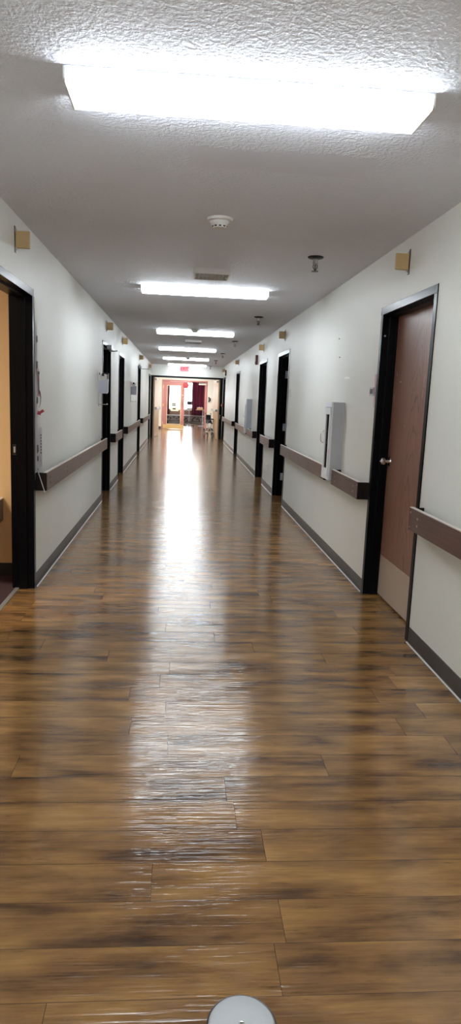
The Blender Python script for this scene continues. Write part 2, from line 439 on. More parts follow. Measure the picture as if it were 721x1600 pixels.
# steel screw in the far jamb
obj('jamb_screw', lathe(B(), [(.007, -.001), (.007, -.003), (0, -.004)], 12, (XR+.018, RDOORS[0][1]-CW, 1.93), 'y', close=False), 'steel', r1)

# ------------------------------------------------------------------ crash rails
PR = .085                        # how far the rail stands off the wall
def rail(wx, s, y0, y1, label, screws='screw_dark', broken=False):
    """board on return blocks, runs y0..y1; local origin on the wall under its near end"""
    t = thing('handrail', label, 'handrail', (wx, y0, .0), 0, None)
    L = y1-y0; z0, z1 = .722, .853
    def bx(bm, x0, x1, *a, **k):
        return box(bm, min(s*x0, s*x1), max(s*x0, s*x1), *a, **k)
    obj('board', bx(B(), PR-.022, PR, .008, L-.008, z0, z1, bev=.0025), 'rail', t)
    obj('top_edge', bx(B(), PR-.022, PR+.001, .002, L-.002, z1, z1+.005, bev=.0012), 'rail_edge', t)  # thin pale strip along the top of the board
    for y in (.0, L-.008):
        obj('end_cap', bx(B(), .0, PR-.001, y, y+.008, z0, z1, bev=.0015), 'rail_cap', t)
    n = max(2, round(L/.8)+1)
    for i in range(n):
        y = .14 + (L-.28)*i/(n-1)
        bk = obj('wall_bracket', bx(B(), 0, PR-.022, y-.025, y+.025, z0+.03, z1-.03, bev=.002), 'rail_cap', t)
        for z in (z0+.045, z1-.045):
            obj('screw', lathe(B(), [(.0075, s*(PR-.001)), (.0075, s*(PR+.0012)), (.004, s*(PR+.002)), (0, s*(PR+.002))], 12, (0, y, z), 'x', close=False), screws, t)
    for y in (.022, L-.022):
        for z in (z0+.02, z1-.025):
            obj('screw', lathe(B(), [(.006, s*(PR-.001)), (.006, s*(PR+.0012)), (0, s*(PR+.002))], 10, (0, y, z), 'x', close=False), screws, t)
    return t
for a, b, lb in [(4.965, 9.09, 'long brown handrail on left wall, nearest the camera, past the ochre room doorway'),
                 (10.25, 11.44, 'short brown handrail on left wall between its second and third doorways'),
                 (12.63, 16.44, 'brown handrail on left wall under the farther hand sanitizer dispenser'),
                 (17.65, 22.02, 'farthest brown handrail on left wall, ending beside the tan double door leaf')]:
    rail(XL, 1, a, b, lb)
for a, b, lb, sc in [(.6, 3.815, 'brown handrail at right edge of the photo, nearest the camera on right wall', 'screw'),
                 (4.995, 5.905, 'short brown handrail between closed brown door and near white extinguisher cabinet', 'screw'),
                 (6.215, 9.07, 'brown handrail on right wall just beyond the near extinguisher cabinet', 'screw_dark'),
                 (10.26, 11.47, 'short light brown handrail on right wall between second and third doorways', 'screw_dark'),
                 (12.69, 13.79, 'brown handrail on right wall on near side of the farther extinguisher cabinet', 'screw_dark'),
                 (14.09, 16.83, 'brown handrail on right wall just beyond the farther extinguisher cabinet', 'screw_dark'),
                 (17.99, 22.26, 'long far brown handrail on right wall between fourth and fifth doorways', 'screw_dark'),
                 (23.46, 23.74, 'tiny stub of brown handrail on right wall against the double door frame', 'screw_dark')]:
    rail(XR, -1, a, b, lb, sc)

# ------------------------------------------------------------------ ceiling lights
def light_fixture(label, lens='lens', loc=(0, 0, 0), group='wraparound ceiling lights along the corridor'):
    t = thing('ceiling_light', label, 'ceiling light', loc, 0, group)
    W2, D2, H = .635, .115, .05      # half length across, half depth, drop
    obj('housing', box(B(), -W2, W2, -D2-.004, D2+.004, -.006, 0, .001), 'grey_enamel', t)
    pr = [(-D2, -.006), (-D2, -.044), (-D2+.003, -.049), (-D2+.010, -H-.002), (D2-.010, -H-.002), (D2-.003, -.049), (D2, -.044), (D2, -.006)]
    lo = obj('lens', prism(B(), pr, 'x', -W2+.006, W2-.006), lens, t, label='glowing white lens')
    for s in (-1, 1):
        obj('side_lens', box(B(), -W2+.007, W2-.007, s*D2-.0008, s*D2+.0012, -.042, -.008), lens+'_side', t, label='brighter prismatic side of the lens')
    for s in (-1, 1):
        obj('end_cap', prism(B(), [(u*1.01, v*1.03) for u, v in pr], 'x', s*W2-.004*(1+s)+.0, s*W2+.004*(1-s)), 'fixture', t)
    return t
LY = [2.595, 7.04, 11.5, 15.5, 19.35, 23.05]
LXC = [.215, .212, .208, .115, .11, .18]
LLAB = ['nearest glowing wraparound ceiling light, huge at top of the photo',
        'second glowing ceiling light, just beyond the near slotted vent',
        'third glowing ceiling light, with a dark round detector against its near edge',
        'fourth glowing ceiling light, just beyond the dark boxy vent',
        'fifth glowing ceiling light, second from the end wall',
        'farthest glowing ceiling light in front of the exit sign']
L0 = light_fixture(LLAB[0], loc=(LXC[0], LY[0], ZC))
for x, y, lb in list(zip(LXC, LY, LLAB))[1:]: dup(L0, (x, y, ZC), lb)

# ------------------------------------------------------------------ smoke detectors
def detector(label, x, y):
    t = thing('smoke_detector', label, 'smoke detector', (x, y, ZC), 0, 'round smoke detectors on the ceiling')
    obj('base_ring', lathe(B(), [(.078, 0), (.079, -.006), (.074, -.014), (.060, -.018)], 40), 'white_plastic', t, smooth=40)
    d = obj('sensor_dome', lathe(B(), [(.060, -.017), (.055, -.030), (.046, -.040), (.044, -.042), (.044, -.052), (.040, -.056), (.02, -.058), (0, -.058)], 36, close=False), 'white_plastic', t, smooth=35)
    for k in range(10):
        a = 2*math.pi*k/10
        obj('vent_slot', box(B(), -.008, .008, -.0015, .0015, -.051, -.044, mtx=Matrix.Rotation(a, 4, 'Z') @ Matrix.Translation((0, .0437, 0))), 'black', d)
    return t
D0 = detector('white round smoke detector between nearest light and slotted vent', .205, 4.30)
dup(D0, (.19, 11.05, ZC), 'smoke detector silhouetted against the third ceiling light')
dup(D0, (.16, 19.0, ZC), 'small far smoke detector silhouetted against the fifth ceiling light')

# ------------------------------------------------------------------ ceiling vents with curved blades
def vent(label, x, y, blade='white_plastic'):
    t = thing('ceiling_vent', label, 'vent', (x, y, ZC), 0, 'boxy ceiling vents')
    w, d, h = .155, .16, .045
    bm = B(); box(bm, -w, w, -d, -d+.018, -h, 0); box(bm, -w, w, d-.018, d, -h, 0)
    box(bm, -w, -w+.012, -d+.018, d-.018, -h, 0); box(bm, w-.012, w, -d+.018, d-.018, -h, 0)
    obj('frame', bm, 'white_plastic', t)
    obj('backing', box(B(), -w+.01, w-.01, -d+.01, d-.01, -.004, 0), 'black', t)
    n = 9
    for i in range(n):
        xx = -w+.03+(2*w-.06)*i/(n-1)
        sg = -1 if i < n/2 else 1
        tl = sg*.010*abs(i-(n-1)/2)/3
        obj('louvre_blade', prism(B(), [(xx-.0015, -.008), (xx+.0015, -.008), (xx+tl+.0015, -h+.002), (xx+tl-.0015, -h+.002)], 'y', -d+.019, -.005), blade, t)
        obj('louvre_blade', prism(B(), [(xx-.0015, -.008), (xx+.0015, -.008), (xx+tl+.0015, -h+.002), (xx+tl-.0015, -h+.002)], 'y', .005, d-.019), blade, t)
    obj('cross_bar', box(B(), -w+.012, w-.012, -.004, .004, -h+.001, -.008), blade, t)
    return t
V0 = vent('near boxy slotted ceiling vent just before the second ceiling light', .23, 6.05)
vent('farther boxy dark ceiling vent between third and fourth ceiling lights', .205, 13.3, 'slate')  # dark blades paint in the shade between open louvres

# ------------------------------------------------------------------ sprinklers
def sprinkler(label, x, y):
    t = thing('fire_sprinkler', label, 'sprinkler', (x, y, ZC), 0, 'pendent sprinklers down the right side of the ceiling'); t.scale = (1.15, 1.15, 1.12)
    obj('escutcheon', lathe(B(), [(.052, 0), (.053, -.003), (.047, -.010), (.022, -.015), (.016, -.015)], 32), 'dark_metal', t, smooth=40)
    obj('body', lathe(B(), [(.016, -.012), (.016, -.020), (.013, -.022), (.017, -.024), (.017, -.044), (.011, -.049)], 6), 'steel', t)
    fr = B()
    for s in (-1, 1): tube(fr, [(s*.009, 0, -.046), (s*.014, 0, -.058), (s*.012, 0, -.070), (s*.003, 0, -.084)], .0028, 8)
    obj('frame_arms', fr, 'dark_metal', t)
    obj('bulb', tube(B(), [(0, 0, -.047), (0, 0, -.080)], .0036, 8), 'dark_metal', t)
    df = lathe(B(), [(.004, -.082), (.004, -.090), (.022, -.091), (.023, -.094), (0, -.095)], 20, close=False)
    obj('deflector', df, 'dark_metal', t)
    return t
S0 = sprinkler('nearest dark fire sprinkler hanging from ceiling at right', .974, 5.22)
for x, y, lb in [(.982, 9.05, 'second fire sprinkler from the camera, beside the second ceiling light'),
                 (.980, 12.96, 'third fire sprinkler from the camera'),
                 (.977, 16.6, 'fourth fire sprinkler from the camera'),
                 (.975, 19.8, 'fifth fire sprinkler from the camera, small and far'),
                 (.966, 23.45, 'farthest fire sprinkler, next to the last ceiling light')]: dup(S0, (x, y, ZC), lb)

# ------------------------------------------------------------------ projecting tan room signs
def room_sign(label, y, side, group='tan projecting signs above the doorways', w=.085, h=.10):
    wx, s = (XL, 1) if side == 'L' else (XR, -1)
    t = thing('projecting_sign', label, 'sign', (wx, y, 2.35), 0 if s == 1 else math.pi, group)
    bm = box(B(), 0, .003, -.016, .016, -.078, .078, .001)
    bk = obj('wall_bracket', bm, 'dark_metal', t)
    obj('bracket_flange', box(box(B(), .002, .014, -.006, -.003, .045, .062), .002, .014, -.006, -.003, -.062, -.045), 'steel', bk)
    for z in (-.070, .070): obj('screw', lathe(B(), [(.005, .0025), (.005, .0045), (0, .005)], 10, (0, 0, z), 'x', close=False), 'screw', bk)
    obj('sign_panel', box(B(), .006, .006+w, -.011, .011, -h/2, h/2, .002), 'tan', t)
    return t
for y, lb in [(4.45, 'nearest tan projecting sign on left wall, above the ochre room doorway'),
              (9.63, 'second tan projecting sign on left wall'),
              (12.16, 'third tan projecting sign on left wall'),
              (17.08, 'fourth tan projecting sign on left wall'),
              (21.9, 'farthest small tan projecting sign on left wall')]: room_sign(lb, y, 'L')
for y, lb in [(4.45, 'nearest tan projecting sign on right wall, above the closed brown door'),
              (9.69, 'second tan projecting sign on right wall'),
              (12.15, 'third tan projecting sign on right wall'),
              (17.4, 'fourth tan projecting sign on right wall'),
              (22.95, 'farthest small tan projecting sign on right wall')]: room_sign(lb, y, 'R')

# ------------------------------------------------------------------ extinguisher cabinets
def cabinet(label, y):
    t = thing('extinguisher_cabinet', label, 'cabinet', (XR, y, 0), 0, 'white fire extinguisher cabinets')
    D, W, z0, z1 = .115, .28, .755, 1.445
    bm = B()                                   # tub open to the corridor (local -x)
    ring(lambda a, b, c, d: box(bm, -D+.013, 0, a, b, c, d), 0, W, z0, z1, .006, .006, .006, .006)
    box(bm, -.006, 0, .006, W-.006, z0+.006, z1-.006)
    obj('tub', bm, 'grey_enamel', t, label='pale grey steel tub')
    tr = B()                                   # front trim ring
    ring(lambda a, b, c, d: box(tr, -D, -D+.013, a, b, c, d), 0, W, z0, z1, .024, .024, .03, .045)
    obj('front_trim', tr, 'white_enamel', t)
    dr = B()
    ring(lambda a, b, c, d: box(dr, -D-.004, -D+.008, a, b, c, d), .027, W-.027, z0+.033, z1-.048, .045, .055, .065, .062)
    dd = obj('door', dr, 'white_enamel', t)
    obj('pane', box(B(), -D+.001, -D+.003, .070, W-.080, z0+.096, z1-.108), 'glass', dd)
    zc = 1.13
    obj('pull_handle', tube(B(), [(-D-.002, .235, zc+.055), (-D-.022, .235, zc+.052), (-D-.032, .235, zc+.035), (-D-.034, .235, zc), (-D-.032, .235, zc-.035), (-D-.022, .235, zc-.052), (-D-.002, .235, zc-.055)], .0045, 10), 'chrome', dd, smooth=60)
    return t
def extinguisher(label, y):
    t = thing('fire_extinguisher', label, 'fire extinguisher', (XR-.054, y, .762), 0, 'extinguishers inside the cabinets')
    r = .040
    obj('cylinder', lathe(B(), [(0, 0), (r-.006, 0), (r, .008), (r, .34), (r-.008, .37), (.02, .40), (.014, .41)], 28), 'red', t, smooth=40)
    obj('valve', box(lathe(B(), [(.014, .405), (.014, .43), (.010, .44)], 16), -.012, .012, -.01, .045, .435, .452, .003), 'steel', t)
    obj('hose', tube(B(), [(0, .02, .435), (0, .048, .42), (0, .05, .36), (0, .047, .20)], .007, 8), 'rubber', t, smooth=60)
    obj('data_plate', lathe(B(), [(r+.001, .10), (r+.001, .24)], 28, close=False), 'paper', t)
    return t
cabinet('near white fire extinguisher cabinet with glass strip, on right wall', 5.915); extinguisher('fire extinguisher inside the near white cabinet', 6.055)
cabinet('farther white fire extinguisher cabinet on right wall, past the third doorway', 13.80); extinguisher('fire extinguisher inside the farther white cabinet', 13.94)

# ------------------------------------------------------------------ sanitizer dispensers on the left wall
def dispenser(label, y):
    t = thing('sanitizer_dispenser', label, 'dispenser', (XL, y, 0), 0, 'silver hand sanitizer dispensers')
    obj('back_plate', box(B(), 0, .006, -.055, .055, 1.285, 1.70, .002), 'steel', t)
    obj('body', prism(B(), [(.006, 1.44), (.105, 1.44), (.118, 1.46), (.122, 1.62), (.006, 1.60)], 'y', -.055, .055), 'grey_plastic', t)
    c = obj('clear_top', prism(B(), [(.012, 1.601), (.120, 1.621), (.124, 1.69), (.105, 1.70), (.012, 1.70)], 'y', -.050, .050), 'glass', t)
    obj('refill_bag', prism(B(), [(.022, 1.605), (.100, 1.615), (.104, 1.675), (.065, 1.688), (.022, 1.68)], 'y', -.036, .036), 'white_plastic', t)
    obj('latch', box(B(), .045, .075, -.054, -.049, 1.655, 1.69, .002), 'black', t)
    obj('drip_tray', box(box(B(), .004, .112, -.04, .04, 1.300, 1.306), .106, .112, -.04, .04, 1.300, 1.316), 'steel', t)
    return t
dispenser('near silver sanitizer dispenser with drip tray beside the second left doorway', 8.78)
dispenser('farther silver sanitizer dispenser on left wall beyond the third doorway', 14.35)

# ------------------------------------------------------------------ door closers
t = thing('door_closer', 'grey door closer projecting above the second left doorway', 'door closer', (XL, 9.62, 2.07))
obj('body', box(B(), .008, .075, -.02, .24, -.03, .03, .006), 'grey_enamel', t)
obj('arm', tube(tube(B(), [(.045, .05, -.032), (.12, .22, -.036)], .008, 8), [(.12, .22, -.036), (.02, .30, -.036)], .008, 8), 'steel', t)
obj('arm_knuckle', lathe(B(), [(.016, -.045), (.016, -.022), (0, -.02)], 16, (.12, .22, 0)), 'steel', t)
t = thing('door_closer', 'far door closer with long thin arm at the fourth left doorway', 'door closer', (XL, 16.85, 2.10))
obj('body', box(B(), .008, .065, -.10, .16, -.02, .045, .006), 'grey_enamel', t)
obj('arm', tube(B(), [(.04, .02, -.025), (.10, .06, -.03), (.27, .12, -.03)], .009, 8), 'steel', t)

# ------------------------------------------------------------------ small things on the right wall
def alarm(label, y, z):
    t = thing('fire_alarm_strobe', label, 'fire alarm', (XR, y, z), 0, 'dark red fire alarm strobes')
    obj('housing', box(B(), -.042, 0, -.055, .055, -.09, .09, .006), 'red_dark', t)
    obj('strobe_lens', box(B(), -.058, -.041, -.028, .028, -.02, .05, .006), 'white_plastic', t)
    obj('speaker_grille', box(B(), -.045, -.041, -.035, .035, -.075, -.035, .001), 'black', t)
alarm('dark red fire alarm strobe on right wall above the near side of the farther cabinet', 13.15, 2.19)
alarm('far dark red fire alarm strobe high on right wall near its last doorway', 22.15, 2.25)
t = thing('fire_alarm_pull', 'small red fire alarm pull station beside the double door frame', 'fire alarm', (XR, 23.60, 1.2))
obj('housing', box(B(), -.035, 0, -.045, .045, -.06, .06, .005), 'red', t); obj('pull_handle', box(B(), -.048, -.034, -.03, .03, -.015, .015, .003), 'white_plastic', t)
def outlet(name, label, cat, y, z, holes=True):
    t = thing(name, label, cat, (XR, y, z))
    obj('cover_plate', box(B(), -.006, 0, -.035, .035, -.057, .057, .002), 'white_plastic', t)
    if holes:
        for zz in (-.02, .02): obj('socket', box(B(), -.0085, -.005, -.016, .016, zz-.013, zz+.013, .002), 'grey_enamel', t)
    else: obj('toggle', box(B(), -.014, -.005, -.005, .005, -.010, .012, .002), 'white_plastic', t)
outlet('power_outlet', 'white wall outlet low between second and third right doorways', 'outlet', 10.96, .355)
outlet('power_outlet', 'far white wall outlet low under the long far right handrail', 'outlet', 20.5, .365)
outlet('light_switch', 'small white light switch on right wall just before the second doorway', 'switch', 8.98, 1.54, False)
# name plate and the pink paper beside the closed brown door
t = thing('name_plate', 'small grey framed name plate on right wall beside closed brown door', 'sign', (XR, 5.075, 1.535))
obj('plate', box(B(), -.012, 0, -.045, .045, -.030, .030, .002), 'grey_enamel', t); obj('insert', box(B(), -.0135, -.0115, -.034, .034, -.018, .018, .001), 'dark_metal', t)
bm = B(); n = 9
for i in range(n):
    z = 1.66-.030*i; d = .004+.006*math.sin(i*1.1)**2
    a = [bm.verts.new((XR-d, 4.985, z)), bm.verts.new((XR-.002-d*.5, 5.022-.0015*i, z))]
    if i: bm.faces.new((prev[0], prev[1], a[1], a[0]))
    prev = a
bmesh.ops.solidify(bm, geom=bm.faces[:], thickness=.0008)
tag(obj('paper_strip', bm, 'pink_paper'), 'narrow wavy pink paper strip taped along the edge of the brown door frame', 'paper')
# nail and scratch on the right wall
tag(obj('nail', lathe(B(), [(.002, 0), (.002, -.010), (.006, -.011), (.006, -.013), (0, -.014)], 12, (XR, 6.21, 1.85), 'x', close=False), 'black'), 'lower of two tiny black nails in right wall above the near cabinet', 'nail')
tag(obj('nail', lathe(B(), [(.002, 0), (.002, -.010), (.006, -.011), (.006, -.013), (0, -.014)], 12, (XR, 6.27, 2.02), 'x', close=False), 'black'), 'upper of two tiny black nails in right wall above the near cabinet', 'nail')
tag(obj('adhesive_strip', prism(B(), [(5.80, 1.650), (5.98, 1.650), (6.00, 1.662), (5.93, 1.670), (5.82, 1.662)], 'x', XR-.001, XR), 'bright_paper'), 'small white scrap of tape on right wall above the near cabinet', 'tape')

# ------------------------------------------------------------------ papers beside the ochre room doorway
def wall_paper(name, label, cat, y0, y1, z0, z1, off=.0, mat='paper', tilt=0.0):
    t = thing(name, label, cat, (XL, (y0+y1)/2, (z0+z1)/2))
    w, h = (y1-y0)/2, (z1-z0)/2
    bm = B(); N = 12; prev = None
    for i in range(N+1):
        z = h-2*h*i/N; bul = off+.004+.006*math.sin(i*.9)**2+tilt*(i/N)**3
        a = [bm.verts.new((bul*.5+.001, -w, z)), bm.verts.new((bul, 0, z)), bm.verts.new((bul*.8+.001, w, z))]
        if prev: bm.faces.new((prev[0], prev[1], a[1], a[0])); bm.faces.new((prev[1], prev[2], a[2], a[1]))
        prev = a
    bmesh.ops.solidify(bm, geom=bm.faces[:], thickness=.0008)
    obj('sheet', bm, mat, t, smooth=60)
    return t
t = wall_paper('paper_banner', 'long white paper banner with black marks taped beside the ochre room doorway', 'paper', 4.962, 5.045, .80, 1.93)
for z, hh in [(1.80, .05), (1.62, .055), (1.37, .05), (1.02, .06), (.95, .04), (.85, .055)]:
    obj('printed_mark', prism(B(), [(.000, z-1.365-hh/2), (.036, z-1.365-hh/2*.6), (.030, z-1.365+hh/2), (.004, z-1.365+hh/2)], 'x', .0105, .0125), 'black', t)
t = wall_paper('paper_letter', 'pink edged paper with a tall dark letter, taped above the red arrow', 'paper', 5.045, 5.11, 1.40, 1.60, mat='pink_paper')
obj('dark_letter', box(box(B(), .0105, .0125, -.006, .006, -.085, .07), .0105, .0125, -.018, .018, .058, .078), 'black', t)
t = thing('red_arrow', 'small red paper arrow sticking out from left wall beside the white banner', 'paper arrow', (XL+.001, 5.055, 1.270))
ang = math.radians(33); ca, sa = math.cos(ang), math.sin(ang)
ar = [(0, 0), (.022, .020), (.022, .010), (.056, .010), (.056, -.010), (.022, -.010), (.022, -.020)]
obj('arrow_card', prism(B(), [(u*ca-v*sa, u*sa+v*ca) for u, v in ar], 'y', 0, .002), 'arrow_red', t)
t = wall_paper('notice_sheet', 'pale notice sheet with a column of black dots below the red arrow', 'paper', 5.05, 5.20, .88, 1.17, mat='paper')
for i in range(7): obj('printed_dot', box(B(), .0105, .0125, .005, .022, .085-.022*i, .096-.022*i), 'black', t)
t = thing('clear_balloon_tag', 'shiny curled clear plastic tag on left wall above the red arrow', 'tag', (XL, 5.10, 1.37))
obj('curl', tube(B(), [(.004, -.02, .09), (.012, 0, .06), (.016, .012, .02), (.012, .02, -.02), (.006, .02, -.05)], [.003, .005, .005, .004, .002], 8), 'chrome', t)
bm = B(); prev = None
for i in range(11):
    z = .90-.019*i; x = XL+.012+.006*i
    y = 4.965-.004*i*0
    a = [bm.verts.new((x, 4.950, z)), bm.verts.new((x+.006, 4.9505, z))]
    if prev: bm.faces.new((prev[0], prev[1], a[1], a[0]))
    prev = a
bmesh.ops.solidify(bm, geom=bm.faces[:], thickness=.0008)
tag(obj('ribbon', bm, 'paper'), 'white ribbon hanging over the near end of the left handrail', 'ribbon')

# grey box on the ochre wall
t = thing('wall_box', 'grey box jutting from the ochre room wall at left edge of the photo', 'box', (-1.345, 5.25, .44))
obj('body', box(B(), -.42, 0, -.55, 0, 0, .172, .004), 'slate', t); obj('lid', box(B(), -.425, .003, -.556, 0, .172, .180, .002), 'white_plastic', t)
t = thing('sign_card', 'black sign card on the ochre wall above the grey box, mostly cut off', 'sign', (-1.47, 5.25, .70))
obj('card', box(B(), -.10, .078, -.004, 0, 0, .055, .001), 'black', t); obj('red_tab', box(B(), .06, .10, -.005, 0, -.045, -.030, .001), 'arrow_red', t)

# ------------------------------------------------------------------ floor plate in the foreground
t = thing('floor_plate', 'round satin metal cleanout plate on the plank floor at bottom of the photo', 'floor plate', (.181, 1.342, 0))
obj('cover', lathe(B(), [(.077, .0005), (.078, .002), (.0765, .0042), (.073, .0052), (.05, .0056), (.016, .0058), (.010, .0050), (0, .0050)], 64, close=False), 'disc', t, smooth=50)
obj('rim', lathe(B(), [(.0775, .0), (.0825, .0003), (.081, .0018), (.0780, .0012)], 64, close=False), 'dark_metal', t, smooth=50)
sc_ = obj('screw', lathe(B(), [(.0075, .0050), (.0075, .0072), (.0055, .0080), (.003, .0078), (.0026, .0062), (0, .0062)], 20, close=False), 'screw', t)
obj('slot', box(B(), -.005, .005, -.0008, .0008, .0076, .0083), 'black', sc_)

# ------------------------------------------------------------------ exit sign
t = thing('exit_sign', 'glowing red and white exit sign on end wall above the double doors', 'exit sign', (.09, YE, 2.295))
obj('housing', box(B(), -.152, .152, -.045, 0, 0, .185, .004), 'white_plastic', t)
obj('face_panel', box(B(), -.145, .145, -.047, -.044, .007, .178), 'exit_face', t)
cu = bpy.data.curves.new('exit_letters', 'FONT'); cu.body = 'EXIT'; cu.size = .145; cu.align_x = 'CENTER'; cu.align_y = 'CENTER'; cu.extrude = .0015; cu.offset = .0045
lt = bpy.data.objects.new('exit_letters', cu); COL.objects.link(lt); lt.parent = t
bpy.context.view_layer.update()
lme = bpy.data.meshes.new_from_object(lt); bpy.data.objects.remove(lt); bpy.data.curves.remove(cu)
lt = bpy.data.objects.new('exit_letters', lme); COL.objects.link(lt); lt.parent = t
lme.materials.clear(); lme.materials.append(M['exit_red'])
lt.location = (0, -.049, .092); lt.rotation_euler = (math.pi/2, 0, 0); lt.scale = (.86, 1, 1)

# ------------------------------------------------------------------ cross-corridor double doors
r = struct_empty('door_11')
bm = B()
box(bm, XL, XL+.085, YE-.01, YE+.15, 0, HD-.06); box(bm, XR-.10, XR, YE-.01, YE+.15, 0, HD-.06); box(bm, XL, XR, YE-.01, YE+.15, HD-.06, HD)
obj('frame', bm, 'black_steel', r)
def leaf(hx, s, ang, label):
    d = bpy.data.objects.new('door_leaf', None)
    t = struct_empty('door_12' if s > 0 else 'door_13'); t.location = (hx, YE+.15, 0); t.rotation_euler = (0, 0, ang)
    bpy.data.objects.remove(d)
    W = 1.17
    obj('door_leaf', box(B(), 0 if s > 0 else -.045, .045 if s > 0 else 0, 0, W, .01, HD-.065, .003), 'pale_wood', t, label=label)
    x = .045 if s > 0 else -.045
    def bx(a, b, *k, **kw): return box(B(), min(x+s*a, x+s*b), max(x+s*a, x+s*b), *k, **kw)
    obj('closer', bx(0, .05, .15, .42, 1.98, 2.04, bev=.005), 'steel', t)
    obj('closer_arm', tube(B(), [(x+s*.05, .18, 2.045), (x+s*.10, .02, 2.05), (x+s*.16, -.12, 2.06)], .009, 8), 'steel', t)
    pb = obj('push_bar', bx(.035, .065, .12, 1.05, .98, 1.03, bev=.006), 'steel', t)
    for y in (.10, 1.02): obj('bar_bracket', bx(0, .07, y, y+.06, .965, 1.045, bev=.004), 'steel', pb)
    return t
leaf(XL+.085, 1, -math.radians(6), 'open tan leaf on the left')
leaf(XR-.10, -1, math.radians(6), 'open tan leaf on the right')

# ------------------------------------------------------------------ lobby beyond the double doors
YP = 30.5                                     # partition with the pink doors
obj('wall_lobby_left', box(B(), -3.3, -3.2, YE+.14, YP, 0, ZC), 'wall', kind='structure')
obj('wall_lobby_right', box(B(), 3.2, 3.3, YE+.14, YP, 0, ZC), 'wall', kind='structure')
PX0, PX1 = -.85, 1.17
obj('wall_lobby_end', box(box(box(B(), -5.2, PX0, YP, YP+.14, 0, ZC), PX1, 5.2, YP, YP+.14, 0, ZC), PX0, PX1, YP, YP+.14, 2.15, ZC), 'wall', kind='structure')
obj('baseboard_lobby', box(box(B(), -3.2, PX0-.01, YP-.01, YP, 0, .1), PX1+.01, 3.2, YP-.01, YP, 0, .1), 'base', kind='structure')
for x, y, lb in [(-1.9, 27.2, 'unseen light added to brighten the lobby, left of the double doors'), (.2, 26.2, 'unseen light added to brighten the middle of the lobby'), (.2, 29.0, 'unseen light added to brighten the lobby nearest the pink doors')]:
    light_fixture(lb, 'lens_far', (x, y, ZC), 'unseen lights added to brighten the lobby')  # out-of-view fixtures put in to brighten the lobby walls
for x, y, lb in [(-1.6, 34.2, 'unseen light added to brighten the sunroom on the left'), (1.8, 34.2, 'unseen light added to brighten the sunroom on the right')]:
    light_fixture(lb, 'lens_far', (x, y, ZC), 'unseen lights added to brighten the sunroom')  # more added fixtures, lifting the sunroom beyond its daylight
# pink door unit
r = struct_empty('door_14')
bm = B(); box(bm, PX0, PX0+.05, YP-.01, YP+.15, 0, 2.10); box(bm, PX1-.07, PX1, YP-.01, YP+.15, 0, 2.10); box(bm, PX0, PX1, YP-.01, YP+.15, 2.10, 2.16)
obj('frame', bm, 'pink_door', r)
lx0, lx1 = PX0+.055, .155
def pink_leaf(parent, x0, x1, y):
    bm = B(); ring(lambda a, b, c, d: box(bm, a, b, y, y+.045, c, d), x0, x1, .01, 2.09, .19, .17, .22, .19)
    lf = obj('door_leaf', bm, 'pink_door', parent, label='salmon pink glazed door leaf')
    bd = B(); a, b_ = x0+.165, x1-.145
    ring(lambda p, q, c, d: box(bd, p, q, y-.008, y, c, d), a, b_, .205, 1.925, .028, .028, .028, .028)
    obj('glazing_bead', bd, 'pale_bead', lf)
    obj('pane', box(B(), x0+.185, x1-.165, y+.018, y+.024, .225, 1.905), 'glass', lf)
    obj('kick_plate', box(B(), x0+.01, x1-.01, y-.004, y, .015, .19), 'brass', lf, label='brass kick plate')
    return lf
lf = pink_leaf(r, lx0, lx1, YP)
for z in (.25, 1.05, 1.85): obj('hinge', box(B(), lx0-.012, lx0+.022, YP-.006, YP, z-.06, z+.06), 'brass', lf)
obj('pull_handle', tube(B(), [(.075, YP, 1.42), (.075, YP-.05, 1.40), (.075, YP-.05, 1.12), (.075, YP, 1.10)], .012, 8), 'chrome', lf)
obj('dead_bolt', lathe(B(), [(.035, 0), (.035, -.015), (0, -.02)], 20, (.075, YP, 1.50), 'y', close=False), 'steel', lf)
# the other leaf stands open into the sunroom
r2 = struct_empty('door_15'); r2.location = (PX1-.075, YP+.15, 0); r2.rotation_euler = (0, 0, math.radians(90-3))
pink_leaf(r2, 0, .95, 0)
obj('closer', box(B(), PX1-.40, PX1-.06, YP-.05, YP-.005, 1.98, 2.05, .005), 'white_plastic', r)
obj('closer_arm', tube(B(), [(PX1-.12, YP-.04, 2.06), (PX1-.33, YP-.16, 2.065), (PX1-.38, YP-.02, 2.07)], .010, 8), 'steel', r)
# papers taped to the pink door
def sheet(name, label, x0, x1, z0, z1, y, mat, lines=()):
    t = thing(name, label, 'paper', ((x0+x1)/2, y, (z0+z1)/2))
    obj('sheet', box(B(), -(x1-x0)/2, (x1-x0)/2, -.002, 0, -(z1-z0)/2, (z1-z0)/2), mat, t)
    for (a, b_, c, d) in lines: obj('printed_block', box(B(), a, b_, -.004, -.002, c, d), 'black', t)
    return t
M['cream_paper'] = pmat('cream_paper', (.86, .82, .66), .6)
sheet('posted_notice', 'large white poster on the glass of the pink door', -.44, -.02, .98, 1.52, YP+.012, 'bright_paper', [(-.15, .0, -.16, -.12), (-.15, .0, -.22, -.18)])
sheet('posted_notice', 'cream paper with a dark print block under the white poster on pink door', -.44, -.10, .80, .975, YP+.012, 'cream_paper', [(-.09, .05, -.02, .03)])
t = thing('round_red_sign', 'round red sign at top corner of the pink glazed door', 'sign', (.205, YP-.03, 1.94))
obj('disc', lathe(B(), [(0, 0), (.13, 0), (.135, -.01), (.12, -.02), (0, -.022)], 32, axis='y', close=False), 'red', t)
obj('hook', tube(B(), [(-.05, .0, .12), (-.05, .015, .155), (-.05, .03, .155)], .004, 6), 'steel', t)
